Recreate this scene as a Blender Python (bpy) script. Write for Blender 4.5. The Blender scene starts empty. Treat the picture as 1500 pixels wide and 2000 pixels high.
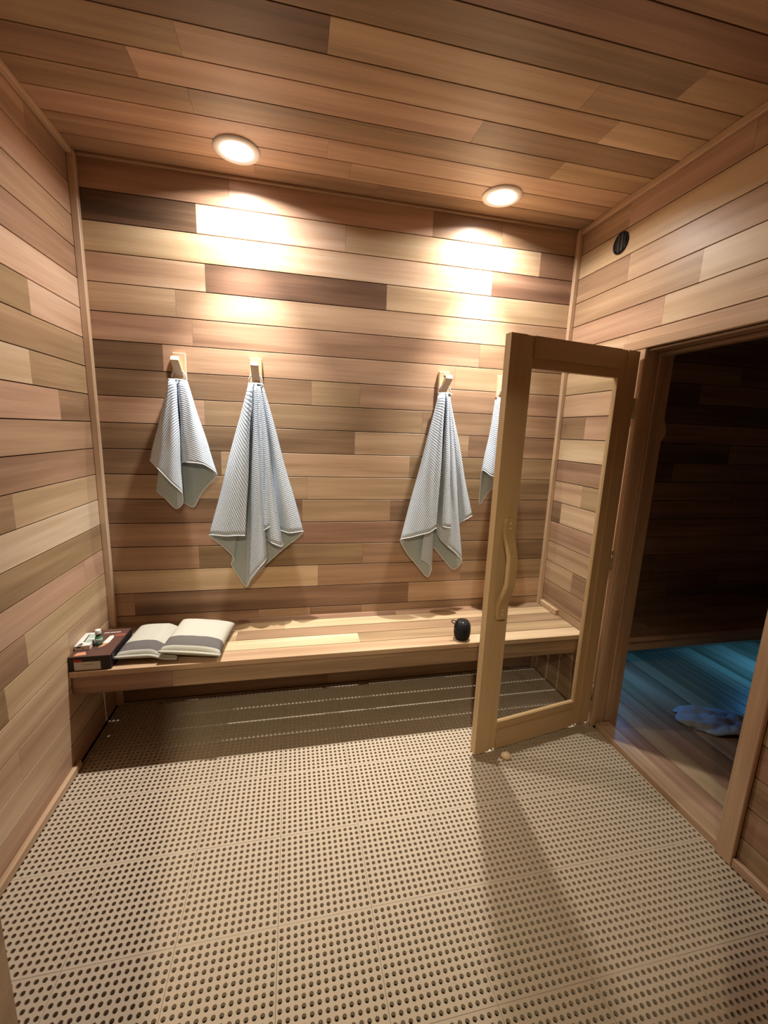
import bpy, bmesh, math, random
from mathutils import Vector, Matrix, noise
random.seed(7)
S = bpy.context.scene
COL = S.collection
PI = math.pi

# ------------------------------------------------------------------ camera, world, lights, exposure
W = 2.539            # room width (x), back wall at y = 0, floor top at z = 0
CEIL = 2.675
FRONT = -1.93
cam_d = bpy.data.cameras.new('camera')
cam_d.sensor_fit = 'HORIZONTAL'; cam_d.sensor_width = 36.0
cam_d.lens = 816.818 / 1500.0 * 36.0
cam_d.clip_start = 0.02
cam = bpy.data.objects.new('camera', cam_d); COL.objects.link(cam)
_a, _b, _c = 0.2165, 0.1889, 0.03755          # yaw, downward pitch, roll
_f = Vector((math.sin(_a)*math.cos(_b), math.cos(_a)*math.cos(_b), -math.sin(_b)))
_r = Vector((math.cos(_a), -math.sin(_a), 0)); _u = _r.cross(_f)
_r2 = _r*math.cos(_c) + _u*math.sin(_c); _u2 = -_r*math.sin(_c) + _u*math.cos(_c)
cm = Matrix.Identity(4)
for i in range(3):
    cm[i][0] = _r2[i]; cm[i][1] = _u2[i]; cm[i][2] = -_f[i]; cm[i][3] = (0.9516, -2.3269, 1.5267)[i]
cam.matrix_world = cm
S.camera = cam

world = bpy.data.worlds.new('world'); S.world = world
world.use_nodes = True
world.node_tree.nodes['Background'].inputs[0].default_value = (0.9, 0.8, 0.65, 1)
world.node_tree.nodes['Background'].inputs[1].default_value = 0.012
S.view_settings.view_transform = 'Standard'
S.view_settings.look = 'None'
S.view_settings.gamma = 1.0
S.view_settings.use_curve_mapping = False
S.view_settings.exposure = 0.2

LAMP_W = 1.0; BEAM = 165.0; SPILL = 11.5; HALL = 130.0
LAMP_COL = (1.0, 0.94, 0.86)
BLUE_W = 1.1

# ------------------------------------------------------------------ helpers
def tag(o, label=None, cat=None, group=None, kind=None):
    if label: o['label'] = label
    if cat: o['category'] = cat
    if group: o['group'] = group
    if kind: o['kind'] = kind
    return o
def link(name, me, mat=None, parent=None, tone=None, hue=None):
    o = bpy.data.objects.new(name, me); COL.objects.link(o)
    if mat is not None:
        for m in (mat if isinstance(mat, (list, tuple)) else [mat]):
            if len(me.materials) < (len(mat) if isinstance(mat, (list, tuple)) else 1): me.materials.append(m)
    if parent is not None: o.parent = parent
    if tone is not None: o['tone'] = float(tone)
    if hue is not None: o['hue'] = float(hue)
    return o
def empty(name, loc=(0, 0, 0), rz=0.0):
    o = bpy.data.objects.new(name, None); COL.objects.link(o)
    o.location = loc; o.rotation_euler = (0, 0, rz); o.empty_display_size = 0.05
    return o
def mesh(name, verts, faces, smooth=False):
    me = bpy.data.meshes.new(name); me.from_pydata([tuple(v) for v in verts], [], faces); me.update()
    if smooth:
        for p in me.polygons: p.use_smooth = True
    return me
class MB:
    def __init__(s): s.v = []; s.f = []; s.m = []
    def add(s, vs, fs, mi=0):
        n = len(s.v); s.v += [tuple(v) for v in vs]; s.f += [tuple(i+n for i in f) for f in fs]; s.m += [mi]*len(fs)
        return s
    def box(s, x0, x1, y0, y1, z0, z1, mi=0, c=0.0):
        """box, optionally with chamfered edges"""
        x0, x1 = sorted((x0, x1)); y0, y1 = sorted((y0, y1)); z0, z1 = sorted((z0, z1))
        if c <= 0:
            v = [(x, y, z) for z in (z0, z1) for y in (y0, y1) for x in (x0, x1)]
            return s.add(v, [(0,2,3,1),(4,5,7,6),(0,1,5,4),(2,6,7,3),(0,4,6,2),(1,3,7,5)], mi)
        bm = bmesh.new(); bmesh.ops.create_cube(bm, size=1)
        for k in bm.verts:
            k.co = Vector(((x0+x1)/2+k.co.x*(x1-x0), (y0+y1)/2+k.co.y*(y1-y0), (z0+z1)/2+k.co.z*(z1-z0)))
        bmesh.ops.bevel(bm, geom=bm.edges[:], offset=c, segments=1, affect='EDGES')
        bm.verts.index_update()
        s.add([k.co.copy() for k in bm.verts], [[l.vert.index for l in f.loops] for f in bm.faces], mi); bm.free()
        return s
    def tube(s, pts, r, n=8, mi=0, closed=False, caps=True):
        pts = [Vector(p) for p in pts]; k = len(pts); rings = []
        rr = r if isinstance(r, (list, tuple)) else [r]*k
        up = Vector((0.13, 0.31, 0.94))
        for i, p in enumerate(pts):
            t = (pts[(i+1) % k]-pts[i-1]) if closed else (pts[min(i+1, k-1)]-pts[max(i-1, 0)])
            t.normalize(); a = t.cross(up)
            if a.length < 1e-4: a = t.cross(Vector((1, 0, 0)))
            a.normalize(); b = t.cross(a)
            rings.append([p+(a*math.cos(2*PI*j/n)+b*math.sin(2*PI*j/n))*rr[i] for j in range(n)])
        v = [x for g in rings for x in g]; f = []
        for i in range(k if closed else k-1):
            for j in range(n):
                f.append((i*n+j, i*n+(j+1) % n, ((i+1) % k)*n+(j+1) % n, ((i+1) % k)*n+j))
        if caps and not closed: f += [tuple(range(n))[::-1], tuple((k-1)*n+j for j in range(n))]
        return s.add(v, f, mi)
    def lathe(s, prof, n=32, c=(0, 0, 0), mi=0, axis='z', cap=True):
        v = []; f = []
        for r, h in prof:
            for j in range(n):
                a = 2*PI*j/n; x, y = r*math.cos(a), r*math.sin(a)
                v.append((c[0]+x, c[1]+y, c[2]+h) if axis == 'z' else ((c[0]+h, c[1]+x, c[2]+y) if axis == 'x' else (c[0]+x, c[1]-h, c[2]+y)))
        m = len(prof)
        for i in range(m-1):
            for j in range(n): f.append((i*n+j, i*n+(j+1) % n, (i+1)*n+(j+1) % n, (i+1)*n+j))
        if cap:
            if prof[0][0] > 1e-6: f.append(tuple(range(n))[::-1])
            if prof[-1][0] > 1e-6: f.append(tuple((m-1)*n+j for j in range(n)))
        return s.add(v, f, mi)
    def build(s, name, mat=None, parent=None, smooth=False, tone=None, hue=None):
        me = mesh(name, s.v, s.f, smooth)
        o = link(name, me, mat, parent, tone, hue)
        if any(s.m):
            for p, i in zip(me.polygons, s.m): p.material_index = i
        return o

# ------------------------------------------------------------------ materials
def new_mat(name):
    m = bpy.data.materials.new(name); m.use_nodes = True
    nt = m.node_tree; nt.nodes.clear()
    out = nt.nodes.new('ShaderNodeOutputMaterial'); b = nt.nodes.new('ShaderNodeBsdfPrincipled')
    nt.links.new(b.outputs[0], out.inputs[0])
    return m, nt, b
def plain(name, col, rough=0.6, spec=0.4, metal=0.0, var=0.0, scale=40, bump=0.0):
    m, nt, b = new_mat(name)
    b.inputs['Base Color'].default_value = (*col, 1); b.inputs['Roughness'].default_value = rough
    b.inputs['Specular IOR Level'].default_value = spec; b.inputs['Metallic'].default_value = metal
    if var or bump:
        tc = nt.nodes.new('ShaderNodeTexCoord'); nz = nt.nodes.new('ShaderNodeTexNoise')
        nz.inputs['Scale'].default_value = scale; nz.inputs['Detail'].default_value = 4
        nt.links.new(tc.outputs['Object'], nz.inputs['Vector'])
        if var:
            r = nt.nodes.new('ShaderNodeMixRGB'); r.blend_type = 'MIX'
            r.inputs[1].default_value = (*[c*(1-var) for c in col], 1); r.inputs[2].default_value = (*[min(1, c*(1+var)) for c in col], 1)
            nt.links.new(nz.outputs[0], r.inputs[0]); nt.links.new(r.outputs[0], b.inputs['Base Color'])
        if bump:
            bp = nt.nodes.new('ShaderNodeBump'); bp.inputs['Strength'].default_value = bump; bp.inputs['Distance'].default_value = 0.002
            nt.links.new(nz.outputs[0], bp.inputs['Height']); nt.links.new(bp.outputs[0], b.inputs['Normal'])
    return m
def wood(name, ramp, rough=0.40, spec=0.4, streak=0.22, grain=0.10, slow=0.14):
    """wood with grain along the piece's own X axis; 'tone' and 'hue' are properties of each piece"""
    m, nt, b = new_mat(name); N = nt.nodes; Lk = nt.links
    tc = N.new('ShaderNodeTexCoord'); oi = N.new('ShaderNodeObjectInfo')
    off = N.new('ShaderNodeVectorMath'); off.operation = 'SCALE'; off.inputs[0].default_value = (41.0, 67.0, 93.0)
    Lk.new(oi.outputs['Random'], off.inputs['Scale'])
    add = N.new('ShaderNodeVectorMath'); Lk.new(tc.outputs['Object'], add.inputs[0]); Lk.new(off.outputs[0], add.inputs[1])
    def nz(sc, detail, dist=0.0):
        mp = N.new('ShaderNodeMapping'); mp.inputs['Scale'].default_value = sc; Lk.new(add.outputs[0], mp.inputs[0])
        n = N.new('ShaderNodeTexNoise'); n.inputs['Scale'].default_value = 1.0; n.inputs['Detail'].default_value = detail
        n.inputs['Distortion'].default_value = dist
        Lk.new(mp.outputs[0], n.inputs['Vector']); return n.outputs[0]
    A = nz((0.9, 20, 20), 3.0, 0.3); B = nz((4.0, 260, 260), 3.0); C = nz((1.1, 7.0, 7.0), 1.0, 0.5)
    def math2(op, x, y):
        k = N.new('ShaderNodeMath'); k.operation = op
        for i, z in enumerate((x, y)):
            if isinstance(z, (int, float)): k.inputs[i].default_value = z
            else: Lk.new(z, k.inputs[i])
        return k.outputs[0]
    at = N.new('ShaderNodeAttribute'); at.attribute_type = 'OBJECT'; at.attribute_name = 'tone'
    ah = N.new('ShaderNodeAttribute'); ah.attribute_type = 'OBJECT'; ah.attribute_name = 'hue'
    t = at.outputs['Fac']
    for n, k in ((A, streak), (B, grain), (C, slow)):
        t = math2('ADD', t, math2('MULTIPLY', math2('SUBTRACT', n, 0.5), k*2))
    cr = N.new('ShaderNodeValToRGB'); Lk.new(t, cr.inputs[0])
    el = cr.color_ramp.elements
    el[0].position = ramp[0][0]; el[0].color = (*ramp[0][1], 1)
    el[1].position = ramp[-1][0]; el[1].color = (*ramp[-1][1], 1)
    for p, c in ramp[1:-1]:
        e = el.new(p); e.color = (*c, 1)
    hs = N.new('ShaderNodeHueSaturation'); Lk.new(cr.outputs[0], hs.inputs['Color'])
    Lk.new(math2('ADD', 0.5, math2('MULTIPLY', ah.outputs['Fac'], 0.014)), hs.inputs['Hue'])
    Lk.new(hs.outputs[0], b.inputs['Base Color'])
    b.inputs['Roughness'].default_value = rough; b.inputs['Specular IOR Level'].default_value = spec
    bp = N.new('ShaderNodeBump'); bp.inputs['Strength'].default_value = 0.12; bp.inputs['Distance'].default_value = 0.001
    Lk.new(B, bp.inputs['Height']); Lk.new(bp.outputs[0], b.inputs['Normal'])
    return m
CEDAR = wood('cedar', [(0.0, (0.090, 0.056, 0.035)), (0.28, (0.235, 0.142, 0.084)), (0.5, (0.415, 0.268, 0.163)),
                       (0.7, (0.60, 0.415, 0.268)), (1.0, (0.82, 0.68, 0.52))], streak=0.26)
PALE = wood('pale_wood', [(0.0, (0.28, 0.17, 0.08)), (0.5, (0.52, 0.345, 0.175)), (1.0, (0.80, 0.62, 0.40))], rough=0.45, streak=0.12, grain=0.10, slow=0.08)
GROOVE = plain('groove_backing', (0.035, 0.018, 0.010), 0.9, 0.1)
TILE = plain('tan_plastic', (0.49, 0.405, 0.305), 0.7, 0.15, var=0.05, scale=300, bump=0.15)
SUB = plain('dark_subfloor', (0.020, 0.015, 0.009), 0.9, 0.2, var=0.5, scale=14)
WHITE = plain('white_enamel', (0.90, 0.88, 0.86), 0.4, 0.5)
BLACK = plain('black_plastic', (0.010, 0.009, 0.009), 0.5, 0.2)
GLOSSBLACK = plain('gloss_black', (0.02, 0.02, 0.02), 0.12, 0.6)
MESHBLACK = plain('black_grille_cloth', (0.009, 0.009, 0.010), 0.75, 0.3, bump=0.6, scale=600)
STEEL = plain('brushed_steel', (0.55, 0.52, 0.48), 0.35, 0.5, metal=1.0)
SCREWM = plain('pale_screw', (0.75, 0.66, 0.50), 0.4, 0.5)
HOLE = plain('dark_hole', (0.01, 0.008, 0.006), 0.9, 0.1)
LINEN = plain('cream_linen', (0.50, 0.49, 0.42), 0.9, 0.1, var=0.05, scale=220, bump=0.35)
GREYLINEN = plain('grey_linen', (0.14, 0.128, 0.122), 0.9, 0.1, var=0.08, scale=220, bump=0.35)
CARTON = plain('dark_carton', (0.020, 0.016, 0.018), 0.45, 0.4, var=0.3, scale=30)
CARTONTOP = plain('brown_printed_carton', (0.115, 0.055, 0.042), 0.4, 0.4, var=0.3, scale=18)
RED = plain('red_print', (0.42, 0.035, 0.02), 0.5, 0.3)
DULLRED = plain('dull_red_print', (0.30, 0.085, 0.06), 0.5, 0.3)
PAPER = plain('white_paper', (0.72, 0.70, 0.66), 0.7, 0.2)
LABELP = plain('sticker_paper', (0.62, 0.58, 0.52), 0.7, 0.2, var=0.15, scale=90)
GREYINK = plain('grey_ink', (0.25, 0.24, 0.22), 0.7, 0.2)
SKIN = plain('peach_print', (0.62, 0.30, 0.18), 0.5, 0.3)
GREEN = plain('green_print', (0.05, 0.16, 0.075), 0.4, 0.4)
PALEGREEN = plain('pale_green_print', (0.38, 0.52, 0.44), 0.5, 0.4)
DKGREEN = plain('olive_print', (0.05, 0.065, 0.03), 0.5, 0.4)
BOTTLE = plain('bottle_green', (0.07, 0.22, 0.10), 0.15, 0.5)
CLOTH2 = plain('pale_blue_cloth', (0.45, 0.55, 0.66), 0.9, 0.1, var=0.15, scale=16)
def emit(name, col, st):
    m = bpy.data.materials.new(name); m.use_nodes = True; nt = m.node_tree; nt.nodes.clear()
    o = nt.nodes.new('ShaderNodeOutputMaterial'); e = nt.nodes.new('ShaderNodeEmission')
    e.inputs[0].default_value = (*col, 1); e.inputs[1].default_value = st; nt.links.new(e.outputs[0], o.inputs[0]); return m
LENS = emit('lamp_lens', (1.0, 0.95, 0.86), 9.0)
BLUELENS = emit('blue_lamp_lens', (0.10, 0.45, 1.0), 3.0)
def glass():
    m = bpy.data.materials.new('door_glass'); m.use_nodes = True; nt = m.node_tree; nt.nodes.clear()
    o = nt.nodes.new('ShaderNodeOutputMaterial'); t = nt.nodes.new('ShaderNodeBsdfTransparent'); g = nt.nodes.new('ShaderNodeBsdfGlossy')
    t.inputs[0].default_value = (0.93, 0.94, 0.93, 1); g.inputs['Roughness'].default_value = 0.02
    lw = nt.nodes.new('ShaderNodeLayerWeight'); lw.inputs[0].default_value = 0.5
    pw = nt.nodes.new('ShaderNodeMath'); pw.operation = 'POWER'; pw.inputs[1].default_value = 4.0; nt.links.new(lw.outputs['Facing'], pw.inputs[0])
    fr = nt.nodes.new('ShaderNodeMath'); fr.operation = 'MULTIPLY_ADD'; fr.inputs[1].default_value = 0.7; fr.inputs[2].default_value = 0.025; nt.links.new(pw.outputs[0], fr.inputs[0])
    mx = nt.nodes.new('ShaderNodeMixShader'); nt.links.new(fr.outputs[0], mx.inputs[0]); nt.links.new(t.outputs[0], mx.inputs[1]); nt.links.new(g.outputs[0], mx.inputs[2])
    nt.links.new(mx.outputs[0], o.inputs[0]); return m
GLASS = glass()
def waffle():
    m, nt, b = new_mat('waffle_cotton'); N = nt.nodes; Lk = nt.links
    uv = N.new('ShaderNodeUVMap'); uv.uv_map = 'cloth'
    sep = N.new('ShaderNodeSeparateXYZ'); Lk.new(uv.outputs[0], sep.inputs[0])
    def mt(op, x, y=0.0):
        k = N.new('ShaderNodeMath'); k.operation = op
        for i, z in enumerate((x, y)):
            if isinstance(z, (int, float)): k.inputs[i].default_value = z
            else: Lk.new(z, k.inputs[i])
        return k.outputs[0]
    def ridge(s, pitch): return mt('ABSOLUTE', mt('SINE', mt('MULTIPLY', s, PI/pitch)))
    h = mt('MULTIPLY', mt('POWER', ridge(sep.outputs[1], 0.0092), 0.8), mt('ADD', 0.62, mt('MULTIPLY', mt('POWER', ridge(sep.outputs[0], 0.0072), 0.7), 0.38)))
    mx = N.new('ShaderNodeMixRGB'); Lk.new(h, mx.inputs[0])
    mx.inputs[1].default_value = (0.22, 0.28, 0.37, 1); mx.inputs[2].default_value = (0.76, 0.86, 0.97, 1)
    Lk.new(mx.outputs[0], b.inputs['Base Color']); b.inputs['Roughness'].default_value = 0.95; b.inputs['Specular IOR Level'].default_value = 0.1
    bp = N.new('ShaderNodeBump'); bp.inputs['Strength'].default_value = 0.6; bp.inputs['Distance'].default_value = 0.002
    Lk.new(h, bp.inputs['Height']); Lk.new(bp.outputs[0], b.inputs['Normal'])
    return m
WAFFLE = waffle()
GREYCOTTON = plain('smooth_grey_cotton', (0.40, 0.465, 0.475), 0.95, 0.1, var=0.06, scale=120)
HEM = plain('towel_hem', (0.74, 0.79, 0.82), 0.95, 0.1)

# ------------------------------------------------------------------ planks
_pm = {}
def plank_mesh(L, w, th, g, c, mat):
    key = (round(L, 3), round(w, 3), th, g, c, mat.name)
    if key in _pm: return _pm[key]
    e = 0.0004
    prof = [(th, g), (th, w-g), (c, w-g), (0, w-g-c), (0, g+c), (c, g)]      # (depth, width)
    v = [(x, d, z) for x in (e, L-e) for d, z in prof]
    f = [tuple(range(6)), tuple(range(11, 5, -1))] + [(i, i+6, (i+1) % 6+6, (i+1) % 6) for i in range(6)]
    me = mesh('plank', v, f)
    bm = bmesh.new(); bm.from_mesh(me); bmesh.ops.recalc_face_normals(bm, faces=bm.faces); bm.to_mesh(me); bm.free()
    me.materials.append(mat); _pm[key] = me
    return me
def plank(parent, org, L, N, length, width, tone, th=0.014, g=0.0020, c=0.0008, name='plank', mat=None, hue=None):
    me = plank_mesh(length, width, th, g, c, mat or CEDAR)
    o = bpy.data.objects.new(name, me); COL.objects.link(o)
    L = Vector(L); Yv = -Vector(N); Zv = L.cross(Yv)
    M = Matrix.Identity(4)
    for i in range(3): M[i][0] = L[i]; M[i][1] = Yv[i]; M[i][2] = Zv[i]; M[i][3] = org[i]
    if parent is not None: o.parent = parent; o.matrix_basis = parent.matrix_world.inverted() @ M if parent.location.length else M
    else: o.matrix_basis = M
    o['tone'] = float(tone); o['hue'] = float(random.uniform(-1, 1) if hue is None else hue)
    return o

BACK = {
  0:([0.659, 1.668, 2.064],[0.5, 0.66, 0.42, 0.45]),
  1:([0.509, 1.212, 2.304],[0.05, 0.78, 0.72, 0.38]),
  2:([0.822, 2.024],[0.66, 0.76, 0.33]),
  3:([0.539, 1.434],[0.6, 0.2, 0.62]),
  4:([0.401],[0.62, 0.6]),
  5:([0.47, 1.981],[0.52, 0.5, 0.42]),
  6:([0.33, 1.845],[0.24, 0.6, 0.55]),
  7:([1.045, 1.305],[0.3, 0.55, 0.5]),
  8:([0.511, 1.667],[0.58, 0.45, 0.5]),
  9:([1.283, 1.956],[0.34, 0.58, 0.38]),
  10:([0.581, 1.604],[0.24, 0.6, 0.38]),
  11:([1.025, 1.831],[0.47, 0.55, 0.36]),
  12:([0.997, 1.5],[0.28, 0.47, 0.34]),
  13:([1.881],[0.42, 0.36]),
  14:([0.452, 1.347, 1.957],[0.5, 0.36, 0.42, 0.3]),
  15:([1.087, 1.966],[0.64, 0.42, 0.4]),
  16:([0.119, 1.633],[0.5, 0.32, 0.56]),
  17:([0.753, 1.044, 1.345],[0.45, 0.55, 0.34, 0.4]),
  18:([0.736],[0.4, 0.45]),
  19:([1.661],[0.4, 0.42]),
  20:([1.15],[0.4, 0.45]),
}
LEFT = {
  0:([-0.321],[0.42, 0.5]),
  1:([],[0.62]),
  2:([],[0.46]),
  3:([],[0.4]),
  4:([],[0.72]),
  5:([-0.422],[0.72, 0.42]),
  6:([],[0.46]),
  7:([-0.464],[0.44, 0.7]),
  8:([-0.288],[0.36, 0.6]),
  9:([],[0.55]),
  10:([],[0.4]),
  11:([-0.664],[0.6, 0.4]),
  12:([],[0.82]),
  13:([],[0.42]),
  14:([-0.219],[0.58, 0.55]),
  15:([-0.694],[0.6, 0.38]),
  16:([-0.419, -0.83],[0.56, 0.62, 0.36]),
  17:([],[0.62]),
  18:([-0.806],[0.5, 0.55]),
  19:([],[0.6]),
  20:([],[0.55]),
}
RIGHT = {
  0:([-0.369, -0.939],[0.45, 0.5, 0.42]),
  1:([],[0.6]),
  2:([-0.407],[0.5, 0.56]),
  3:([-0.807],[0.48, 0.88]),
  4:([-0.652],[0.6, 0.7]),
  5:([],[0.66]),
  6:([],[0.66]),
  7:([],[0.7]),
  8:([-0.234],[0.38, 0.6]),
  9:([],[0.7]),
  10:([],[0.42]),
  11:([-0.28],[0.6, 0.42]),
  12:([-0.111],[0.26, 0.62]),
  13:([],[0.46]),
  14:([],[0.55]),
  15:([-0.286],[0.56, 0.36]),
  16:([],[0.42]),
  17:([],[0.45]),
  18:([],[0.5]),
  19:([],[0.42]),
  20:([],[0.5]),
}
CEILING = {
  0:([0.783, 1.351],[0.5, 0.46, 0.44]),
  1:([1.207],[0.6, 0.64]),
  2:([1.095],[0.6, 0.66]),
  3:([0.593, 2.08],[0.46, 0.42, 0.55]),
  4:([0.444, 1.647],[0.38, 0.58, 0.38]),
  5:([0.612, 2.126],[0.45, 0.5, 0.62]),
  6:([1.058, 1.946],[0.2, 0.56, 0.48]),
  7:([2.229],[0.3, 0.45]),
  8:([],[0.3]),
  9:([],[0.4]),
}
TOWELS = {
 1:([(0.317, -0.061, 1.333), (0.264, -0.071, 1.353), (0.291, -0.1, 1.328), (0.322, -0.132, 1.305), (0.375, -0.149, 1.248), (0.415, -0.136, 1.199), (0.406, -0.087, 1.139), (0.371, -0.079, 1.109), (0.32, -0.074, 1.163), (0.282, -0.064, 1.2), (0.335, -0.053, 1.186), (0.391, -0.053, 1.244), (0.41, -0.094, 1.34), (0.452, -0.132, 1.347), (0.522, -0.136, 1.339), (0.574, -0.09, 1.287), (0.531, -0.066, 1.237), (0.489, -0.061, 1.185), (0.449, -0.058, 1.113), (0.397, -0.051, 1.141)],(0.366,0.453,1.733)),
 2:([(0.708, -0.144, 0.979), (0.668, -0.16, 0.984), (0.612, -0.152, 0.98), (0.526, -0.094, 0.972), (0.571, -0.058, 0.915), (0.628, -0.074, 0.862), (0.641, -0.079, 0.835), (0.625, -0.064, 0.802), (0.659, -0.064, 0.737), (0.699, -0.08, 0.678), (0.729, -0.126, 0.74), (0.774, -0.152, 0.804), (0.811, -0.116, 0.85), (0.804, -0.074, 0.92), (0.787, -0.077, 0.986), (0.809, -0.136, 1.008), (0.837, -0.116, 1.025), (0.821, -0.074, 0.988), (0.799, -0.074, 0.954), (0.844, -0.136, 0.933), (0.89, -0.113, 0.909), (0.884, -0.069, 0.946), (0.879, -0.074, 0.987), (0.931, -0.126, 0.985), (1.001, -0.087, 0.983), (0.949, -0.061, 0.925), (0.889, -0.061, 0.877), (0.804, -0.056, 0.797), (0.726, -0.051, 0.713)],(0.734,0.805,1.736)),
 3:([(1.738, -0.139, 1.006), (1.693, -0.152, 0.983), (1.649, -0.149, 0.971), (1.587, -0.132, 0.95), (1.544, -0.094, 0.926), (1.599, -0.066, 0.835), (1.662, -0.064, 0.763), (1.726, -0.074, 0.692), (1.745, -0.082, 0.751), (1.711, -0.092, 0.79), (1.674, -0.087, 0.811), (1.719, -0.069, 0.845), (1.754, -0.061, 0.873), (1.832, -0.056, 0.787), (1.891, -0.066, 0.731), (1.922, -0.107, 0.794), (1.871, -0.126, 0.852), (1.822, -0.123, 0.892), (1.778, -0.108, 0.934), (1.764, -0.079, 0.976), (1.766, -0.1, 1.018), (1.779, -0.152, 1.014), (1.834, -0.121, 1.0), (1.875, -0.071, 1.004), (1.899, -0.074, 1.02), (1.933, -0.095, 1.045), (1.979, -0.074, 1.062)],(1.728,1.793,1.745)),
 4:([(2.115, -0.126, 1.279), (2.076, -0.136, 1.297), (2.045, -0.134, 1.308), (2.011, -0.094, 1.333), (2.02, -0.066, 1.235), (2.024, -0.064, 1.125), (2.059, -0.074, 1.191), (2.102, -0.061, 1.22), (2.16, -0.061, 1.235), (2.175, -0.1, 1.271), (2.193, -0.107, 1.317), (2.248, -0.074, 1.335)],(2.072,2.141,1.736)),
}


seam = lambda k: 2.54 - 0.127*k
def row_z(k): return (max(seam(k), 0.0), min(CEIL, seam(k-1)) if k else CEIL)
jit = lambda t: t + random.uniform(-0.015, 0.015)

# ------------------------------------------------------------------ room shell
wb = tag(MB().box(-0.12, 4.95, 0.014, 0.12, -0.03, CEIL+0.12).build('wall_back', GROOVE), kind='structure')
wl = tag(MB().box(-0.12, -0.014, -2.03, 0.014, -0.03, CEIL+0.12).build('wall_left', GROOVE), kind='structure')
OY0, OY1, OZ = -0.607, -1.300, 1.945                     # sauna doorway in the right wall
m = MB().box(W+0.014, W+0.125, OY0+0.02, 0.014, -0.03, CEIL+0.12).box(W+0.014, W+0.125, -2.03, OY1-0.02, -0.03, CEIL+0.12)
m.box(W+0.014, W+0.125, OY1-0.02, OY0+0.02, OZ+0.02, CEIL+0.12)
wr = tag(m.build('wall_right', GROOVE), kind='structure')
cl = tag(MB().box(-0.12, W+0.125, -2.03, 0.12, CEIL+0.014, CEIL+0.12).build('ceiling', GROOVE), kind='structure')
m = MB().box(-0.12, 0.668, -2.03, FRONT, -0.03, CEIL).box(1.82, W+0.125, -2.03, FRONT, -0.03, CEIL).box(0.668, 1.82, -2.03, FRONT, 2.14, CEIL)
wf = tag(m.build('wall_front', CEDAR, tone=0.52, hue=0.2), kind='structure')
fl = tag(MB().box(-0.12, W+0.01, -3.2, 0.014, -0.09, -0.028).build('floor', SUB), kind='structure')

# back wall planks
for k, (js, tn) in BACK.items():
    z0, z1 = row_z(k); xs = [0.0]+js+[W]
    for a, b_, t in zip(xs, xs[1:], tn):
        plank(wb, (a, 0, z0), (1, 0, 0), (0, -1, 0), b_-a, z1-z0, jit(t))
# left wall planks
for k, (js, tn) in LEFT.items():
    z0, z1 = row_z(k); ys = [0.0]+js+[-1.15-0.7*random.random() if not js else max(FRONT+0.1, js[-1]-0.9), FRONT]
    tn = tn + [random.uniform(0.4, 0.65)]
    for a, b_, t in zip(ys, ys[1:], tn):
        plank(wl, (0, b_, z0), (0, 1, 0), (1, 0, 0), a-b_, z1-z0, jit(t)+0.05)
# right wall planks, cut round the doorway and its casing
CY0, CY1, CZ = -0.467, -1.362, 1.989
for k, (js, tn) in RIGHT.items():
    z0, z1 = row_z(k)
    if k <= 4:
        ys = [0.0]+js+[-1.45-0.3*random.random(), FRONT]; tn = tn+[random.uniform(.45, .65)]
        for a, b_, t in zip(ys, ys[1:], tn):
            plank(wr, (W, a, z0), (0, -1, 0), (-1, 0, 0), a-b_, z1-z0, jit(t))
    else:
        ys = [0.0]+[j for j in js if j > CY0+0.03]+[CY0]
        for a, b_, t in zip(ys, ys[1:], tn):
            plank(wr, (W, a, z0), (0, -1, 0), (-1, 0, 0), a-b_, z1-z0, jit(t))
        cut = random.uniform(-1.75, -1.55); ys = [CY1, cut, FRONT]
        for a, b_ in zip(ys, ys[1:]):
            plank(wr, (W, a, z0), (0, -1, 0), (-1, 0, 0), a-b_, z1-z0, random.uniform(.42, .62))
        if k == 5: plank(wr, (W, CY0, CZ), (0, -1, 0), (-1, 0, 0), CY0-CY1, seam(4)-CZ, 0.7)
# ceiling planks
for k, (js, tn) in CEILING.items():
    y0 = 0.0 if k == 0 else -(0.124+0.1285*(k-1)); y1 = -(0.124+0.1285*k)
    xs = [0.0]+js+[W]
    for a, b_, t in zip(xs, xs[1:], tn):
        plank(cl, (a, y0, CEIL), (1, 0, 0), (0, 0, -1), b_-a, y0-y1, jit(t))
k = len(CEILING)
while -(0.124+0.1285*(k-1)) > FRONT:
    y0 = -(0.124+0.1285*(k-1)); y1 = max(FRONT, y0-0.1285); j = random.uniform(0.6, 1.9)
    for a, b_ in ((0, j), (j, W)): plank(cl, (a, y0, CEIL), (1, 0, 0), (0, 0, -1), b_-a, y0-y1, random.uniform(.3, .55))
    k += 1
# corner and cornice strips, base strips
def strip(n, b, tone, mat=CEDAR, axis='x', c=0.003):
    x0, x1, y0, y1, z0, z1 = b
    mb = MB(); L = {'x': x1-x0, 'y': y1-y0, 'z': z1-z0}[axis]
    if axis == 'x': mb.box(0, L, 0, y1-y0, 0, z1-z0, c=c)
    elif axis == 'y': mb.box(0, L, -(x1-x0), 0, 0, z1-z0, c=c)
    else: mb.box(0, L, 0, y1-y0, -(x1-x0), 0, c=c)
    o = mb.build(n, mat, tone=tone, hue=0.0); o.location = (x0, y0, z0)
    if axis == 'y': o.rotation_euler = (0, 0, PI/2)
    if axis == 'z': o.rotation_euler = (0, -PI/2, 0)
    return o
T_ = lambda n, *a, **k: tag(strip('trim_%d' % n, *a, **k), kind='structure')
T_(1, (0.0, 0.030, -0.028, 0.0, 0.0, CEIL-0.001), 0.74, axis='z')
T_(2, (W-0.026, W, -0.026, 0.0, 0.0, CEIL-0.001), 0.66, axis='z')
T_(3, (0.0, 0.026, FRONT, -0.029, CEIL-0.022, CEIL), 0.66, axis='y')
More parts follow.
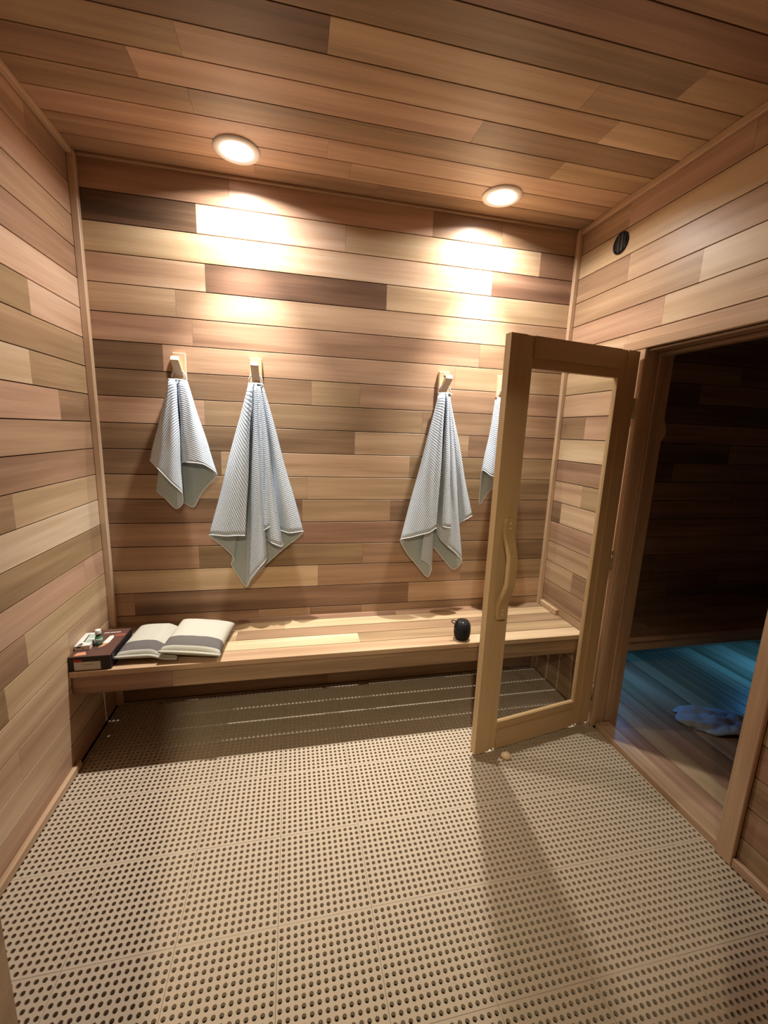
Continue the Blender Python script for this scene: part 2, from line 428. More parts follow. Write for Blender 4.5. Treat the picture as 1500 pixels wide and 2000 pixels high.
T_(4, (W-0.020, W, FRONT, -0.027, CEIL-0.030, CEIL), 0.52, axis='y')
T_(5, (0.031, W-0.027, -0.016, 0.0, CEIL-0.014, CEIL), 0.38, axis='x')
tag(strip('baseboard_left', (0.0, 0.020, FRONT, -0.46, 0.0, 0.036), 0.6, axis='y'), kind='structure')
tag(strip('baseboard_right', (W-0.018, W, FRONT, CY1-0.001, 0.0, 0.040), 0.55, axis='y'), kind='structure')
# sauna doorway: casing, lining, stops, sill
T_(6, (W-0.017, W, OY0, CY0, 0.0, OZ), 0.66, axis='z')
T_(7, (W-0.020, W, CY1, OY1, 0.0, OZ), 0.62, axis='z')
T_(8, (W-0.020, W, CY1, CY0, OZ+0.0005, CZ), 0.66, axis='y')
T_(9, (W, W+0.145, OY0, OY0+0.019, 0.0, OZ), 0.50, axis='z')
T_(10, (W, W+0.145, OY1-0.019, OY1, 0.0, OZ), 0.50, axis='z')
T_(11, (W, W+0.145, OY1, OY0, OZ-0.012, OZ), 0.45, axis='y')
T_(12, (W+0.055, W+0.095, OY0-0.013, OY0-0.0005, 0.034, OZ-0.013), 0.48, axis='z')
T_(13, (W+0.055, W+0.095, OY1, OY0-0.014, OZ-0.030, OZ-0.0125), 0.42, axis='y')
T_(14, (W-0.004, W+0.075, OY1+0.0005, OY0-0.014, -0.02, 0.033), 0.60, axis='y')

# ------------------------------------------------------------------ perforated floor tiles
PX, PY, TX, TY = 0.0211, 0.02086, 0.2970, 0.2995
HR, TH = 0.0064, 0.013
_tm = {}
def tile_mesh(x0, x1, y0, y1):
    """tile whose full extent is TX x TY, kept between local x0..x1, y0..y1 (y downwards from 0 to -TY)"""
    key = tuple(round(a, 4) for a in (x0, x1, y0, y1))
    if key in _tm: return _tm[key]
    g = 0.0005; mx = (TX-13*PX)/2; my = (TY-13*PY)/2
    cx = [c for c in (mx+i*PX for i in range(14)) if x0+HR+.001 < c < x1-HR-.001]
    cy = [c for c in (-(my+i*PY) for i in range(14)) if y1+HR+.001 < c < y0-HR-.001]
    bx = [x0+g]+[(a+b)/2 for a, b in zip(cx, cx[1:])]+[x1-g]
    by = [y0-g]+[(a+b)/2 for a, b in zip(cy, cy[1:])]+[y1+g]
    mb = MB(); n = 12
    for i, c in enumerate(cx):
        for j, d in enumerate(cy):
            xa, xb, yb, ya = bx[i], bx[i+1], by[j], by[j+1]
            cr = [(xb, yb), (xa, yb), (xa, ya), (xb, ya)]
            v = []
            for k in range(12):
                q0 = cr[k//3]; q1 = cr[(k//3+1) % 4]; t = (k % 3)/3
                v.append((q0[0]+(q1[0]-q0[0])*t, q0[1]+(q1[1]-q0[1])*t, 0))
            for r_, z in ((HR, 0), (HR*0.94, -TH)):
                for k in range(12):
                    a = PI/4+2*PI*k/12; v.append((c+r_*math.cos(a), d+r_*math.sin(a), z))
            f = [(k, (k+1) % 12, 12+(k+1) % 12, 12+k) for k in range(12)] + [(12+k, 12+(k+1) % 12, 24+(k+1) % 12, 24+k) for k in range(12)]
            mb.add(v, f)
    mb.add([(x0+g, y0-g, 0), (x1-g, y0-g, 0), (x1-g, y1+g, 0), (x0+g, y1+g, 0), (x0+g, y0-g, -TH), (x1-g, y0-g, -TH), (x1-g, y1+g, -TH), (x0+g, y1+g, -TH)],
           [(0, 1, 5, 4), (1, 2, 6, 5), (2, 3, 7, 6), (3, 0, 4, 7)])
    me = mesh('drain_tile', mb.v, mb.f); me.materials.append(TILE); _tm[key] = me
    return me
X0, Y0 = 0.008, -0.055
for i in range(0, 9):
    for j in range(-1, 7):
        ox, oy = X0+i*TX, Y0-j*TY
        a = max(0.0, 0.002-ox); b_ = min(TX, W-0.005-ox); c = min(0.0, -0.002-oy); d = max(-TY, FRONT-oy)
        if b_-a < 0.03 or c-d < 0.03: continue
        o = bpy.data.objects.new('drain_tile', tile_mesh(a, b_, c, d)); COL.objects.link(o); o.parent = fl; o.location = (ox, oy, random.uniform(-0.0006, 0.0))
m = MB()
for i in range(18): m.box(0.02+i*0.148, 0.03+i*0.148, FRONT, -0.004, -0.028, -0.0135)
tag(m.build('tile_support_ribs', SUB, fl), kind='stuff')

# ------------------------------------------------------------------ downlights
def downlight(x, y, label, power):
    t = tag(empty('recessed_downlight', (x, y, CEIL)), label, 'ceiling light', 'recessed ceiling downlights')
    MB().lathe([(0.066, -0.001), (0.068, -0.008), (0.080, -0.0095), (0.094, -0.006), (0.097, 0.0), (0.066, 0.0)], 48, cap=False).build('trim_ring', WHITE, t, True)
    MB().lathe([(0.0, -0.0035), (0.045, -0.0032), (0.067, -0.002)], 40, cap=False).build('lens', LENS, t, True)
    ld = bpy.data.lights.new('downlight_beam', 'SPOT'); ld.energy = power*BEAM; ld.color = LAMP_COL; ld.shadow_soft_size = 0.022
    ld.spot_size = math.radians(66); ld.spot_blend = 1.0
    lo = bpy.data.objects.new('downlight_beam', ld); COL.objects.link(lo); lo.parent = t; lo.location = (0, 0, -0.012)
    ld = bpy.data.lights.new('downlight_spill', 'AREA'); ld.energy = power*SPILL; ld.color = LAMP_COL; ld.shape = 'DISK'; ld.size = 0.06
    ld.spread = math.radians(155)
    lo = bpy.data.objects.new('downlight_spill', ld); COL.objects.link(lo); lo.parent = t; lo.location = (0, 0, -0.0125)
downlight(0.722, -0.208, 'lit round downlight in the cedar ceiling above the left towels', LAMP_W)
downlight(1.948, -0.200, 'lit round downlight in the cedar ceiling nearest the round wall vent', LAMP_W)

# hall outside the doorway the picture is taken from, with its own ceiling lamp
tag(MB().box(-0.12, W+0.125, -3.3, -2.031, 2.42, 2.52).build('ceiling_hall', CEDAR, tone=.5, hue=0), kind='structure')
t = tag(empty('hall_downlight', (0.82, -2.78, 2.42)), 'warm round downlight in the hall ceiling behind the doorway', 'ceiling light')
MB().lathe([(0.058, -0.001), (0.060, -0.008), (0.080, -0.008), (0.086, 0.0)], 36, cap=False).build('trim_ring', WHITE, t, True)
MB().lathe([(0.0, -0.0035), (0.059, -0.002)], 36, cap=False).build('lens', LENS, t, True)
ld = bpy.data.lights.new('hall_bulb', 'SPOT'); ld.energy = HALL; ld.color = (1.0, 0.83, 0.55); ld.shadow_soft_size = 0.05
ld.spot_size = math.radians(80); ld.spot_blend = 1.0
lo = bpy.data.objects.new('hall_bulb', ld); COL.objects.link(lo); lo.parent = t; lo.location = (0, 0, -0.014)
lo.rotation_euler = Vector((0.15, 1.75, -1.75)).to_track_quat('-Z', 'Y').to_euler()

# ------------------------------------------------------------------ bench
bench = tag(empty('bench', (0.0, -0.228, 0.0)), 'long slatted cedar bench built wall to wall under the towels', 'bench')
bo = Vector(bench.location)
def bplank(name, org, L, N, ln, wd, tone, **k):
    o = plank(None, Vector(org)-bo, L, N, ln, wd, tone, name=name, **k); o.parent = bench; return o
BT = 0.46; GAP = 0.0045
rows = [(0.0, -0.064, [0.650, 1.55], [.34, .28, .40]), (-0.066, -0.163, [0.9], [.50, .60]), (-0.165, -0.260, [0.662], [.54, .36]),
        (-0.262, -0.361, [1.285], [.70, .47]), (-0.363, -0.456, [1.842], [.52, .70])]
for y0, y1, js, tn in rows:
    xs = [0.004]+js+[W-0.004]
    for a, b_, t in zip(xs, xs[1:], tn):
        bplank('slat', (a, y0-GAP/2, BT), (1, 0, 0), (0, 0, 1), b_-a, (y0-y1)-GAP+0.002, t, th=0.024, g=0.0, c=0.0007).matrix_basis = \
            Matrix(((1, 0, 0, a-bo.x), (0, 0, 1, y1+GAP/2-bo.y), (0, -1, 0, BT), (0, 0, 0, 1)))
for a, b_, t in ((0.004, 0.408, .34), (0.408, W-0.004, .37)):
    bplank('fascia', (a, -0.436, 0.343), (1, 0, 0), (0, -1, 0), b_-a, 0.092, t, th=0.022, g=0.0, c=0.002)
for nm, bx in (('rear_cleat', (0.02, W-0.02, -0.012, -0.045)), ):
    MB().box(bx[0]-bo.x, bx[1]-bo.x, bx[3]-bo.y, bx[2]-bo.y, 0.37, 0.4355).build(nm, CEDAR, bench, tone=.4, hue=0)
for x0, x1 in ((0.001, 0.022), (1.25, 1.29), (W-0.022, W-0.001)):
    MB().box(x0-bo.x, x1-bo.x, -0.412-bo.y, -0.047-bo.y, 0.37, 0.4355).build('side_cleat', CEDAR, bench, tone=.42, hue=0)
tag(MB().box(-0.022, 0, -0.085, 0.085, 0, 0.034, c=0.002).build('wall_cleat', CEDAR, tone=.62, hue=0), 'short cedar cleat on the right wall at the back end of the bench', 'wood strip').location = (W-0.0005, -0.118, BT+0.0005)

# ------------------------------------------------------------------ sauna door
door = tag(empty('sauna_door', (2.510, -0.598, 0.0), math.radians(-170.03)), 'open pale wooden sauna door with a tall clear glass pane', 'door')
DW, DT, D0, D1 = 0.731, 0.036, 0.030, 1.930
def member(name, horizontal, a0, a1, w0, w1, inner, tone):
    """frame member: full thickness at the outside, stepped down along its inner edge by the glass"""
    o_, i_ = (w0, w1) if inner == 'hi' else (w1, w0)
    s = 0.040 if inner == 'hi' else -0.040
    k = i_-s; st = 0.007; ch = 0.0025 if inner == 'hi' else -0.0025
    prof = [(o_, 0.0), (k, 0.0), (k+ch*0.2, -st), (i_, -st), (i_, -DT+st), (k+ch*0.2, -DT+st), (k, -DT), (o_, -DT)]
    v = []
    for a in (a0, a1):
        for w_, y in prof: v.append((a, y, w_))          # length on local X
    n = len(prof); f = [tuple(range(n)), tuple(range(2*n-1, n-1, -1))]+[(i, n+i, n+(i+1) % n, (i+1) % n) for i in range(n)]
    me = mesh(name, v, f); bm = bmesh.new(); bm.from_mesh(me); bmesh.ops.recalc_face_normals(bm, faces=bm.faces); bm.to_mesh(me); bm.free()
    o = link(name, me, PALE, door, tone, random.uniform(-.3, .3))
    return o
def stile(x0, x1, inner, tone):
    o = member('stile', False, D0, D1, x0, x1, inner, tone)
    # local X -> up, local Z -> along the door
    o.matrix_basis = Matrix(((0, 0, 1, 0), (0, 1, 0, 0), (1, 0, 0, 0), (0, 0, 0, 1)))
    bm = bmesh.new(); bm.from_mesh(o.data); bmesh.ops.reverse_faces(bm, faces=bm.faces); bm.to_mesh(o.data); bm.free()
stile(0.008, 0.120, 'hi', 0.46); stile(0.611, DW, 'lo', 0.56)
member('rail', True, 0.1203, 0.6107, D0, 0.168, 'hi', 0.40); member('rail', True, 0.1203, 0.6107, 1.806, D1, 'lo', 0.40)
MB().box(0.117, 0.614, -0.021, -0.015, 0.165, 1.809).build('glass_pane', GLASS, door)
# bowed handle
hm = MB(); n = 26; v = []
for i in range(n+1):
    t = i/n; z = 0.722+0.463*t
    e = min(t, 1-t); s_ = max(0.0, min(1.0, (e-0.10)/0.30)); s_ = s_*s_*(3-2*s_)
    off = 0.0+0.040*s_; th = 0.020+0.004*s_; hw = 0.029-0.007*s_; xc = 0.664
    if i in (0, n): hw *= 0.8
    for x, y in ((xc-hw, off+.0005), (xc-hw, off+th-.004), (xc-hw+.004, off+th), (xc+hw-.004, off+th), (xc+hw, off+th-.004), (xc+hw, off+.0005)): v.append((x, y, z))
f = [tuple(range(6)), tuple(n*6+k for k in range(5, -1, -1))]
for i in range(n):
    for k in range(6): f.append((i*6+k, (i+1)*6+k, (i+1)*6+(k+1) % 6, i*6+(k+1) % 6))
hm.add(v, f); hd = hm.build('handle', PALE, door, tone=.52, hue=.3)
for z in (1.163, 1.141, 0.766, 0.746):
    MB().lathe([(0.0, 0.0), (0.0048, 0.0), (0.0048, -0.002), (0.0, -0.0026)], 12, (0.664, -0.0, z), axis='y', cap=False).build('screw', SCREWM, hd).location = (0, 0.0185, 0)
for z in (1.677, 0.935, 0.202):
    h = MB().lathe([(0.0055, -0.048), (0.0055, 0.048)], 12, (-0.004, -0.006, z)).box(0.0, 0.0012, -0.034, -0.006, z-0.046, z+0.046)
    h.build('hinge', STEEL, door, True)
tag(MB().lathe([(0.021, 0.0), (0.026, 0.004), (0.026, 0.010), (0.016, 0.019), (0.0, 0.021)], 20).build('door_stop', PALE, None, True, tone=.7, hue=0), 'small rounded wooden stop on the floor under the sauna door', 'door stop').location = (1.953, -0.728, 0.0)

# ------------------------------------------------------------------ hooks and towels
def hook(x, label):
    t = tag(empty('wall_hook', (x, 0.0, 1.745)), label, 'hook', 'wooden towel hooks on the back wall')
    pl = MB().box(0, 0.124, -0.020, -0.0005, -0.031, 0.031, c=0.003).build('back_plate', CEDAR, t, tone=.70, hue=0)
    pl.rotation_euler = (0, -PI/2, 0)
    MB().lathe([(0.0, 0.0), (0.0042, 0.0), (0.0042, 0.0012), (0.0, 0.0012)], 12, (0, -0.0202, 0.099), axis='y', cap=False).build('screw_hole', HOLE, t)
    a = math.radians(36)
    pg = MB().box(0, 0.108, -0.0185, 0.0185, -0.014, 0.014, c=0.002).build('peg', CEDAR, t, tone=.74, hue=.2)
    # local X runs outwards and upwards
    d = Vector((0, -math.cos(a), math.sin(a))); s = Vector((1, 0, 0)); nrm = d.cross(s)
    M = Matrix.Identity(4)
    for i in range(3): M[i][0] = d[i]; M[i][1] = s[i]; M[i][2] = nrm[i]
    M.translation = (0, -0.012, 0.024); pg.matrix_basis = M
    return t
HX = (0.406, 0.766, 1.774, 2.130)
hook(HX[0], 'pale wooden peg hook nearest the left corner, above the shortest towel')
hook(HX[1], 'pale wooden peg hook second from the left corner, holding the longest towel')
hook(HX[2], 'pale wooden peg hook third from the left, just left of the open door')
hook(HX[3], 'pale wooden peg hook mostly hidden behind the sauna door')

def catmull(P, sub):
    out = []; n = len(P)
    for i in range(n-1):
        p0, p1, p2, p3 = P[max(i-1, 0)], P[i], P[i+1], P[min(i+2, n-1)]
        for k in range(sub):
            t = k/sub
            cr = 0.5*((2*p1)+(-p0+p2)*t+(2*p0-5*p1+4*p2-p3)*t*t+(-p0+3*p1-3*p2+p3)*t**3)
            out.append(cr.lerp(p1.lerp(p2, t), 0.3))
    return out+[P[-1]]
def towel(i, chain, neck, hx, label):
    B = catmull([Vector(p) for p in chain], 5); n0, n1, nz = neck; M = len(B); R = 30
    lo = min(b.x for b in B); hi = max(b.x for b in B)
    for b in B: b.y = min(b.y, -0.010)
    tops = []
    for b in B:
        f = (b.x-lo)/(hi-lo); f = 0.5+0.5*math.sin((f-0.5)*PI*0.9)/math.sin(PI*0.45)
        tops.append(Vector((n0+(n1-n0)*f, min(-0.030, -0.075+(b.y+0.095)*0.5), nz+0.002-0.010*abs(2*f-1)**2)))
    arc = [0.0]
    for a, b in zip(B, B[1:]): arc.append(arc[-1]+(b-a).length)
    rm = sum((b-t).length for a, b, t in zip(B, B, tops))/M
    v = []; uv = []
    for r in range(R+1):
        t = r/R
        for c in range(M):
            p = tops[c].lerp(B[c], t)
            yy = tops[c].y+(B[c].y-tops[c].y)*t**0.5
            w = math.sin(t*PI)
            p.y = min(-0.008, yy+0.004*w*math.sin(c*0.9+i*2+t*5))
            p.x += 0.0025*w*math.sin(t*9+c*0.35+i)
            v.append(p); rr = (B[c]-tops[c]).length*t; ph = (arc[c]-arc[-1]/2)/rm
            uv.append((rr*math.sin(ph), rr*math.cos(ph)))
    f = []; mi = []
    for r in range(R):
        for c in range(M-1):
            f.append((r*M+c, r*M+c+1, (r+1)*M+c+1, (r+1)*M+c)); mi.append(1 if (B[c].y+B[c+1].y)/2 > -0.080 else 0)  # smooth grey goes by depth: folds nearest the wall, on both cloth faces
    me = mesh('towel', v, f, True); me.materials.append(WAFFLE); me.materials.append(GREYCOTTON)
    ul = me.uv_layers.new(name='cloth')
    for p in me.polygons:
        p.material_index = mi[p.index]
        for li in p.loop_indices: ul.data[li].uv = uv[me.loops[li].vertex_index]
    o = link('towel', me); tag(o, label, 'towel', 'waffle towels on the hooks')
    so = o.modifiers.new('thickness', 'SOLIDIFY'); so.thickness = 0.0035; so.offset = 0
    MB().tube([v[R*M+c] for c in range(M)], 0.0032, 6).build('hem', HEM, o, True)
    # loop over the peg
    zc = nz; L = []
    for k in range(13):
        a = PI*k/12
        L.append((hx+0.034*math.cos(a), -0.030-0.010*math.sin(a), zc+0.006+0.050*math.sin(a)))
    MB().tube([(hx+0.030, -0.076, zc-0.004)]+L+[(hx-0.030, -0.076, zc-0.004)], 0.0038, 7).build('hanging_loop', HEM, o, True)
    MB().tube([(n0-0.002, -0.078, zc-0.010), (n0+0.008, -0.094, zc), ((n0+n1)/2, -0.100, zc+0.001), (n1-0.008, -0.094, zc), (n1+0.002, -0.078, zc-0.010)], 0.0045, 7).build('collar', HEM, o, True)
TL = {1: 'shortest grey waffle towel, on the hook nearest the left corner',
      2: 'longest grey waffle towel, second from the left, with a pointed bottom corner',
      3: 'grey waffle towel third from the left, just left of the open door',
      4: 'grey waffle towel half hidden behind the sauna door'}
for k, (ch, nk) in TOWELS.items(): towel(k, ch, nk, HX[k-1], TL[k])

# ------------------------------------------------------------------ things on the bench
def cushion(w, d, th, label, loc, rot, squash=0.0):
    nx, ny = 28, 36
    def P(u, v_, s):
        e = max(0.0, (1-abs(u)**3.2)*(1-abs(v_)**3.2))
        pin = 1-0.05*(1-abs(u)**2)*abs(v_)**4
        pin2 = 1-0.05*(1-abs(v_)**2)*abs(u)**4
        wr = 0.0025*noise.noise(Vector((u*3+s, v_*4, th*90)))*e
        k = max(0.0, min(1.0, (u-0.05)/0.6)); k = 1-squash*k*k*(3-2*k)
        return Vector((u*w/2*pin2, v_*d/2*pin, (th/2+s*(th/2*e**0.4*(1 if s > 0 else 0.9))+wr)*k))
    v = []; f = []; mi = []
    for s in (1, -1):
        o0 = len(v)
        for j in range(ny+1):
            for i in range(nx+1): v.append(P(-1+2*i/nx, -1+2*j/ny, s))
        for j in range(ny):
            for i in range(nx):
                a = o0+j*(nx+1)+i; q_ = (a, a+1, a+nx+2, a+nx+1)
                f.append(q_ if s > 0 else q_[::-1])
                t = (j+.5)/ny
                mi.append((1 if 0.055 < t < 0.29 else 0) if s > 0 else (1 if t > 0.6 else 0))
    me = mesh('cushion', v, f, True)
    bm = bmesh.new(); bm.from_mesh(me); bmesh.ops.remove_doubles(bm, verts=bm.verts, dist=1e-5); bm.to_mesh(me); bm.free()
    me.materials.append(LINEN); me.materials.append(GREYLINEN)
    for p, k in zip(me.polygons, mi): p.material_index = k
    o = tag(link('cushion', me), label, 'cushion', 'cushions on the bench'); o.location = loc; o.rotation_euler = rot
    pts = [P(-1+2*i/20, -1, 1)+Vector((0, -0.003, 0.0)) for i in range(21)]
    MB().tube(pts, 0.0065, 8).build('seam_flange', LINEN, o, True)
    return o
cushion(0.262, 0.292, 0.074, 'cream linen cushion with a grey band lying against the dark carton', (0.305, -0.272, 0.4607), (math.radians(1), 0, math.radians(-3)), 0.5)
cushion(0.268, 0.305, 0.084, 'cream linen cushion with a grey band overlapping its neighbour on the right', (0.497, -0.288, 0.467), (math.radians(1), math.radians(5.5), math.radians(-5)))

# carton
bxw, bxd, bxh = 0.163, 0.255, 0.067
car = tag(empty('carton', (0.002, -0.445, BT)), 'low dark printed carton at the left end of the bench', 'box')
MB().box(0, bxw, 0, bxd, 0.0005, bxh-0.002, c=0.001).build('body', CARTON, car)
lid = MB().box(-0.0005, bxw+0.001, -0.0005, bxd+0.001, bxh-0.002, bxh).build('lid', CARTONTOP, car)
MB().box(bxw+0.001, bxw+0.003, 0.01, bxd, bxh-0.030, bxh+0.004).build('lid_flap', CARTON, car)
Z = bxh+0.0004
def flat(name, pts, mat, par=car, z=Z): MB().add([(x-0.002, y+0.445, z) for x, y in pts]+[(x-0.002, y+0.445, z-0.0003) for x, y in pts], [tuple(range(len(pts)))]+[(i, (i+len(pts)) , (i+1) % len(pts)+len(pts), (i+1) % len(pts)) for i in range(len(pts))]).build(name, mat, par)
flat('printed_arm', [(0.019, -0.436), (0.066, -0.430), (0.052, -0.402), (0.022, -0.410)], SKIN)
flat('printed_hand', [(0.088, -0.372), (0.106, -0.360), (0.117, -0.329), (0.092, -0.331)], SKIN)
flat('printed_device', [(0.090, -0.331), (0.117, -0.329), (0.118, -0.262), (0.108, -0.256), (0.096, -0.262)], PAPER)
flat('printed_band', [(0.112, -0.269), (0.162, -0.264), (0.162, -0.243), (0.114, -0.246)], DULLRED)
x = 0.058
for i, wd in enumerate((5, 4, 4, 5, 5, 0, 6, 6, 6, 5, 6, 5, 5, 6)):
    if wd:
        y = -0.231+0.004*(x-0.058)/0.08
        flat('printed_mark', [(x, y), (x+wd*0.0008, y), (x+wd*0.0008+0.0005, y+0.0065+0.001*(i % 2)), (x+0.0004, y+0.0065)], PAPER)
    x += wd*0.0008+0.0012 if wd else 0.003
MB().box(0.021, 0.123, -0.0010, -0.0001, 0.004, 0.042).build('sticker', LABELP, car)
for k in range(6): MB().box(0.052+k*0.008, 0.057+k*0.008, -0.0014, -0.0010, 0.028, 0.0315).build('printed_mark', GREYINK, car)
MB().box(0.020, 0.052, -0.0009, -0.0001, 0.0425, 0.054).build('red_patch', RED, car)

# small carton of oil
sb = tag(empty('oil_carton', (0.004, -0.392, BT+bxh+0.0008)), 'small white and green carton lying on the dark carton', 'box'); sb.rotation_euler = (0, 0, math.radians(4))
MB().box(0, 0.060, 0, 0.128, 0, 0.022, c=0.0008).build('body', PAPER, sb)
def sp(name, pts, mat): MB().add([(x, y, 0.0224) for x, y in pts]+[(x, y, 0.0221) for x, y in pts], [tuple(range(len(pts)))]+[(i, i+len(pts), (i+1) % len(pts)+len(pts), (i+1) % len(pts)) for i in range(len(pts))]).build(name, mat, sb)
sp('printed_leaf', [(0.008, 0.004), (0.028, 0.003), (0.029, 0.020), (0.020, 0.026)], DKGREEN)
sp('printed_stripe', [(0.024, 0.034), (0.030, 0.034), (0.026, 0.110), (0.021, 0.110)], DKGREEN)
sp('printed_panel', [(0.034, 0.030), (0.057, 0.028), (0.057, 0.060), (0.034, 0.060)], PALEGREEN)
sp('printed_panel', [(0.030, 0.072), (0.056, 0.072), (0.054, 0.112), (0.028, 0.112)], PALEGREEN)
MB().box(0.010, 0.026, -0.0006, 0.0, 0.012, 0.021).build('printed_leaf', DKGREEN, sb)
MB().box(0.028, 0.040, -0.0006, 0.0, 0.008, 0.012).build('printed_mark', GREYINK, sb)

# oil bottle
bt = tag(empty('oil_bottle', (0.082, -0.342, BT+bxh+0.0006)), 'small bottle with white screw cap and green label on the carton', 'bottle')
MB().lathe([(0.0, 0.0), (0.0135, 0.0), (0.0145, 0.002), (0.0145, 0.036), (0.011, 0.043), (0.0085, 0.046), (0.0085, 0.050)], 28).build('glass_body', BOTTLE, bt, True)
MB().lathe([(0.0147, 0.016), (0.0149, 0.016), (0.0149, 0.034), (0.0147, 0.034)], 28, cap=False).build('label', PALEGREEN, bt, True)
MB().lathe([(0.0147, 0.004), (0.0149, 0.004), (0.0149, 0.0158), (0.0147, 0.0158)], 28, cap=False).build('label', GREEN, bt, True)
MB().lathe([(0.0092, 0.0475), (0.0116, 0.0475), (0.0116, 0.0525), (0.0092, 0.0525)], 28, cap=False).build('collar_ring', BLACK, bt, True)
MB().lathe([(0.0, 0.0527), (0.0122, 0.0527), (0.0124, 0.056), (0.0122, 0.070), (0.011, 0.072), (0.0, 0.072)], 28).build('cap', PAPER, bt, True)

# speaker
spk = tag(empty('portable_speaker', (1.824, -0.402, BT+0.0006)), 'small black barrel-shaped speaker with a carry loop on the bench', 'speaker')
MB().lathe([(0.0, 0.0), (0.026, 0.0), (0.034, 0.004), (0.0405, 0.016), (0.0435, 0.035), (0.0440, 0.058), (0.0420, 0.078), (0.0370, 0.093), (0.0315, 0.100)], 40).build('body', MESHBLACK, spk, True)
MB().lathe([(0.0315, 0.0995), (0.030, 0.1035), (0.024, 0.1050), (0.0, 0.1058)], 40, cap=False).build('top_panel', GLOSSBLACK, spk, True)
lp = []
for k in range(15):
    a = 2*PI*k/15; lp.append((-0.048-0.015*math.cos(a), -0.006+0.006*math.cos(a), 0.099+0.009*math.sin(a)+0.006*math.cos(a)))
MB().tube(lp, 0.0026, 6, closed=True).build('carry_loop', BLACK, spk, True)
MB().box(-0.0447, -0.040, -0.012, -0.002, 0.058, 0.064, c=0.001).build('button', GLOSSBLACK, spk)

# wall vent
vn = tag(empty('wall_vent', (W, -0.333, 2.486)), 'round black air vent high on the right wall', 'vent')
MB().lathe([(0.050, 0.0), (0.050, -0.005), (0.046, -0.007), (0.043, -0.005), (0.043, -0.001)], 36, axis='x', cap=False).build('rim', BLACK, vn, True)
MB().lathe([(0.0, -0.0012), (0.0435, -0.0012)], 36, axis='x', cap=False).build('back_disc', HOLE, vn)
for y in (-0.013, 0.012):
    hh = math.sqrt(0.043**2-y*y)
    s_ = MB().box(-0.0075, -0.0015, -0.0012, 0.0012, -hh+.003, hh-.003); o = s_.build('slat', STEEL, vn); o.location = (0, y, 0)
for y in (-0.027, 0.0, 0.027):
    hh = math.sqrt(0.043**2-y*y)
    MB().box(-0.006, -0.0015, y-0.009, y+0.009, -hh+.003, hh-.003).build('louvre', BLACK, vn)

# ------------------------------------------------------------------ sauna room beyond the doorway
SX0, SX1, SC = W+0.125, 4.83, 2.15
sf = tag(MB().box(W+0.010, SX1+0.1, -2.03, 0.014, -0.09, 0.008).build('floor_sauna', GROOVE), kind='structure')
x = W+0.0765; k = 0
tones = [.50, .68, .46, .40, .62, .44, .70, .36, .42, .38, .55, .6, .34, .5, .66, .4, .5, .6, .4, .55, .45, .6]
while x < SX1-0.03:
    w_ = min(0.102, SX1-x)
    y0 = -0.001; 
    plank(sf, (x, y0, 0.030), (0, -1, 0), (0, 0, 1), -y0-FRONT-0.001, w_, tones[k % len(tones)], g=0.0016, c=0.002, th=0.02)
    x += 0.102; k += 1
ws = tag(MB().box(SX1+0.014, SX1+0.12, -2.03, 0.014, -0.09, CEIL+0.12).build('wall_sauna_end', GROOVE), kind='structure')
tag(MB().box(W+0.126, SX1+0.12, -2.03, FRONT, -0.09, CEIL).build('wall_sauna_front', CEDAR, tone=.45, hue=0), kind='structure')
tag(MB().box(W+0.126, SX1+0.12, -2.03, 0.014, SC, SC+0.1).build('ceiling_sauna', CEDAR, tone=.45, hue=0), kind='structure')
for k in range(3, 21):
    z0, z1 = row_z(k); z1 = min(z1, SC)
    if z1-z0 < 0.02: continue
    j = random.uniform(3.1, 4.4)
    for a, b_ in ((W+0.127, j), (j, SX1)):
        plank(wb, (a, 0, z0), (1, 0, 0), (0, -1, 0), b_-a, z1-z0, random.uniform(.3, .6))
    plank(ws, (SX1, -0.001, z0), (0, -1, 0), (-1, 0, 0), -FRONT-0.002, z1-z0, random.uniform(.3, .6))
sbn = tag(empty('sauna_bench', (3.7, -0.26, 0.03)), 'low wide wooden bench along the back of the dark sauna', 'bench')
so_ = Vector(sbn.location)
edges = [W+0.135, 3.0, 3.56, 4.12, SX1-0.004]
for a, b_, t in zip(edges, edges[1:], (.5, .44, .52, .46)):
    o = plank(None, (0, 0, 0), (1, 0, 0), (0, 0, 1), b_-a, 0.515, t, name='panel', th=0.024, g=0.0, c=0.003)
    o.parent = sbn; o.matrix_basis = Matrix(((1, 0, 0, a-so_.x), (0, 0, 1, -0.522-so_.y), (0, -1, 0, 0.455-so_.z), (0, 0, 0, 1)))
for a, b_, t in ((W+0.135, 3.05, .6), (3.05, SX1-0.004, .5)):
    o = plank(None, (a-so_.x, -0.470-so_.y, 0.345-so_.z), (1, 0, 0), (0, -1, 0), b_-a, 0.085, t, name='fascia', th=0.02, g=0.0, c=0.002); o.parent = sbn
for xx in (W+0.16, SX1-0.06): MB().box(xx-so_.x, xx+0.045-so_.x, -0.448-so_.y, -0.02-so_.y, 0.0, 0.40).build('bearer', CEDAR, sbn, tone=.45, hue=0)
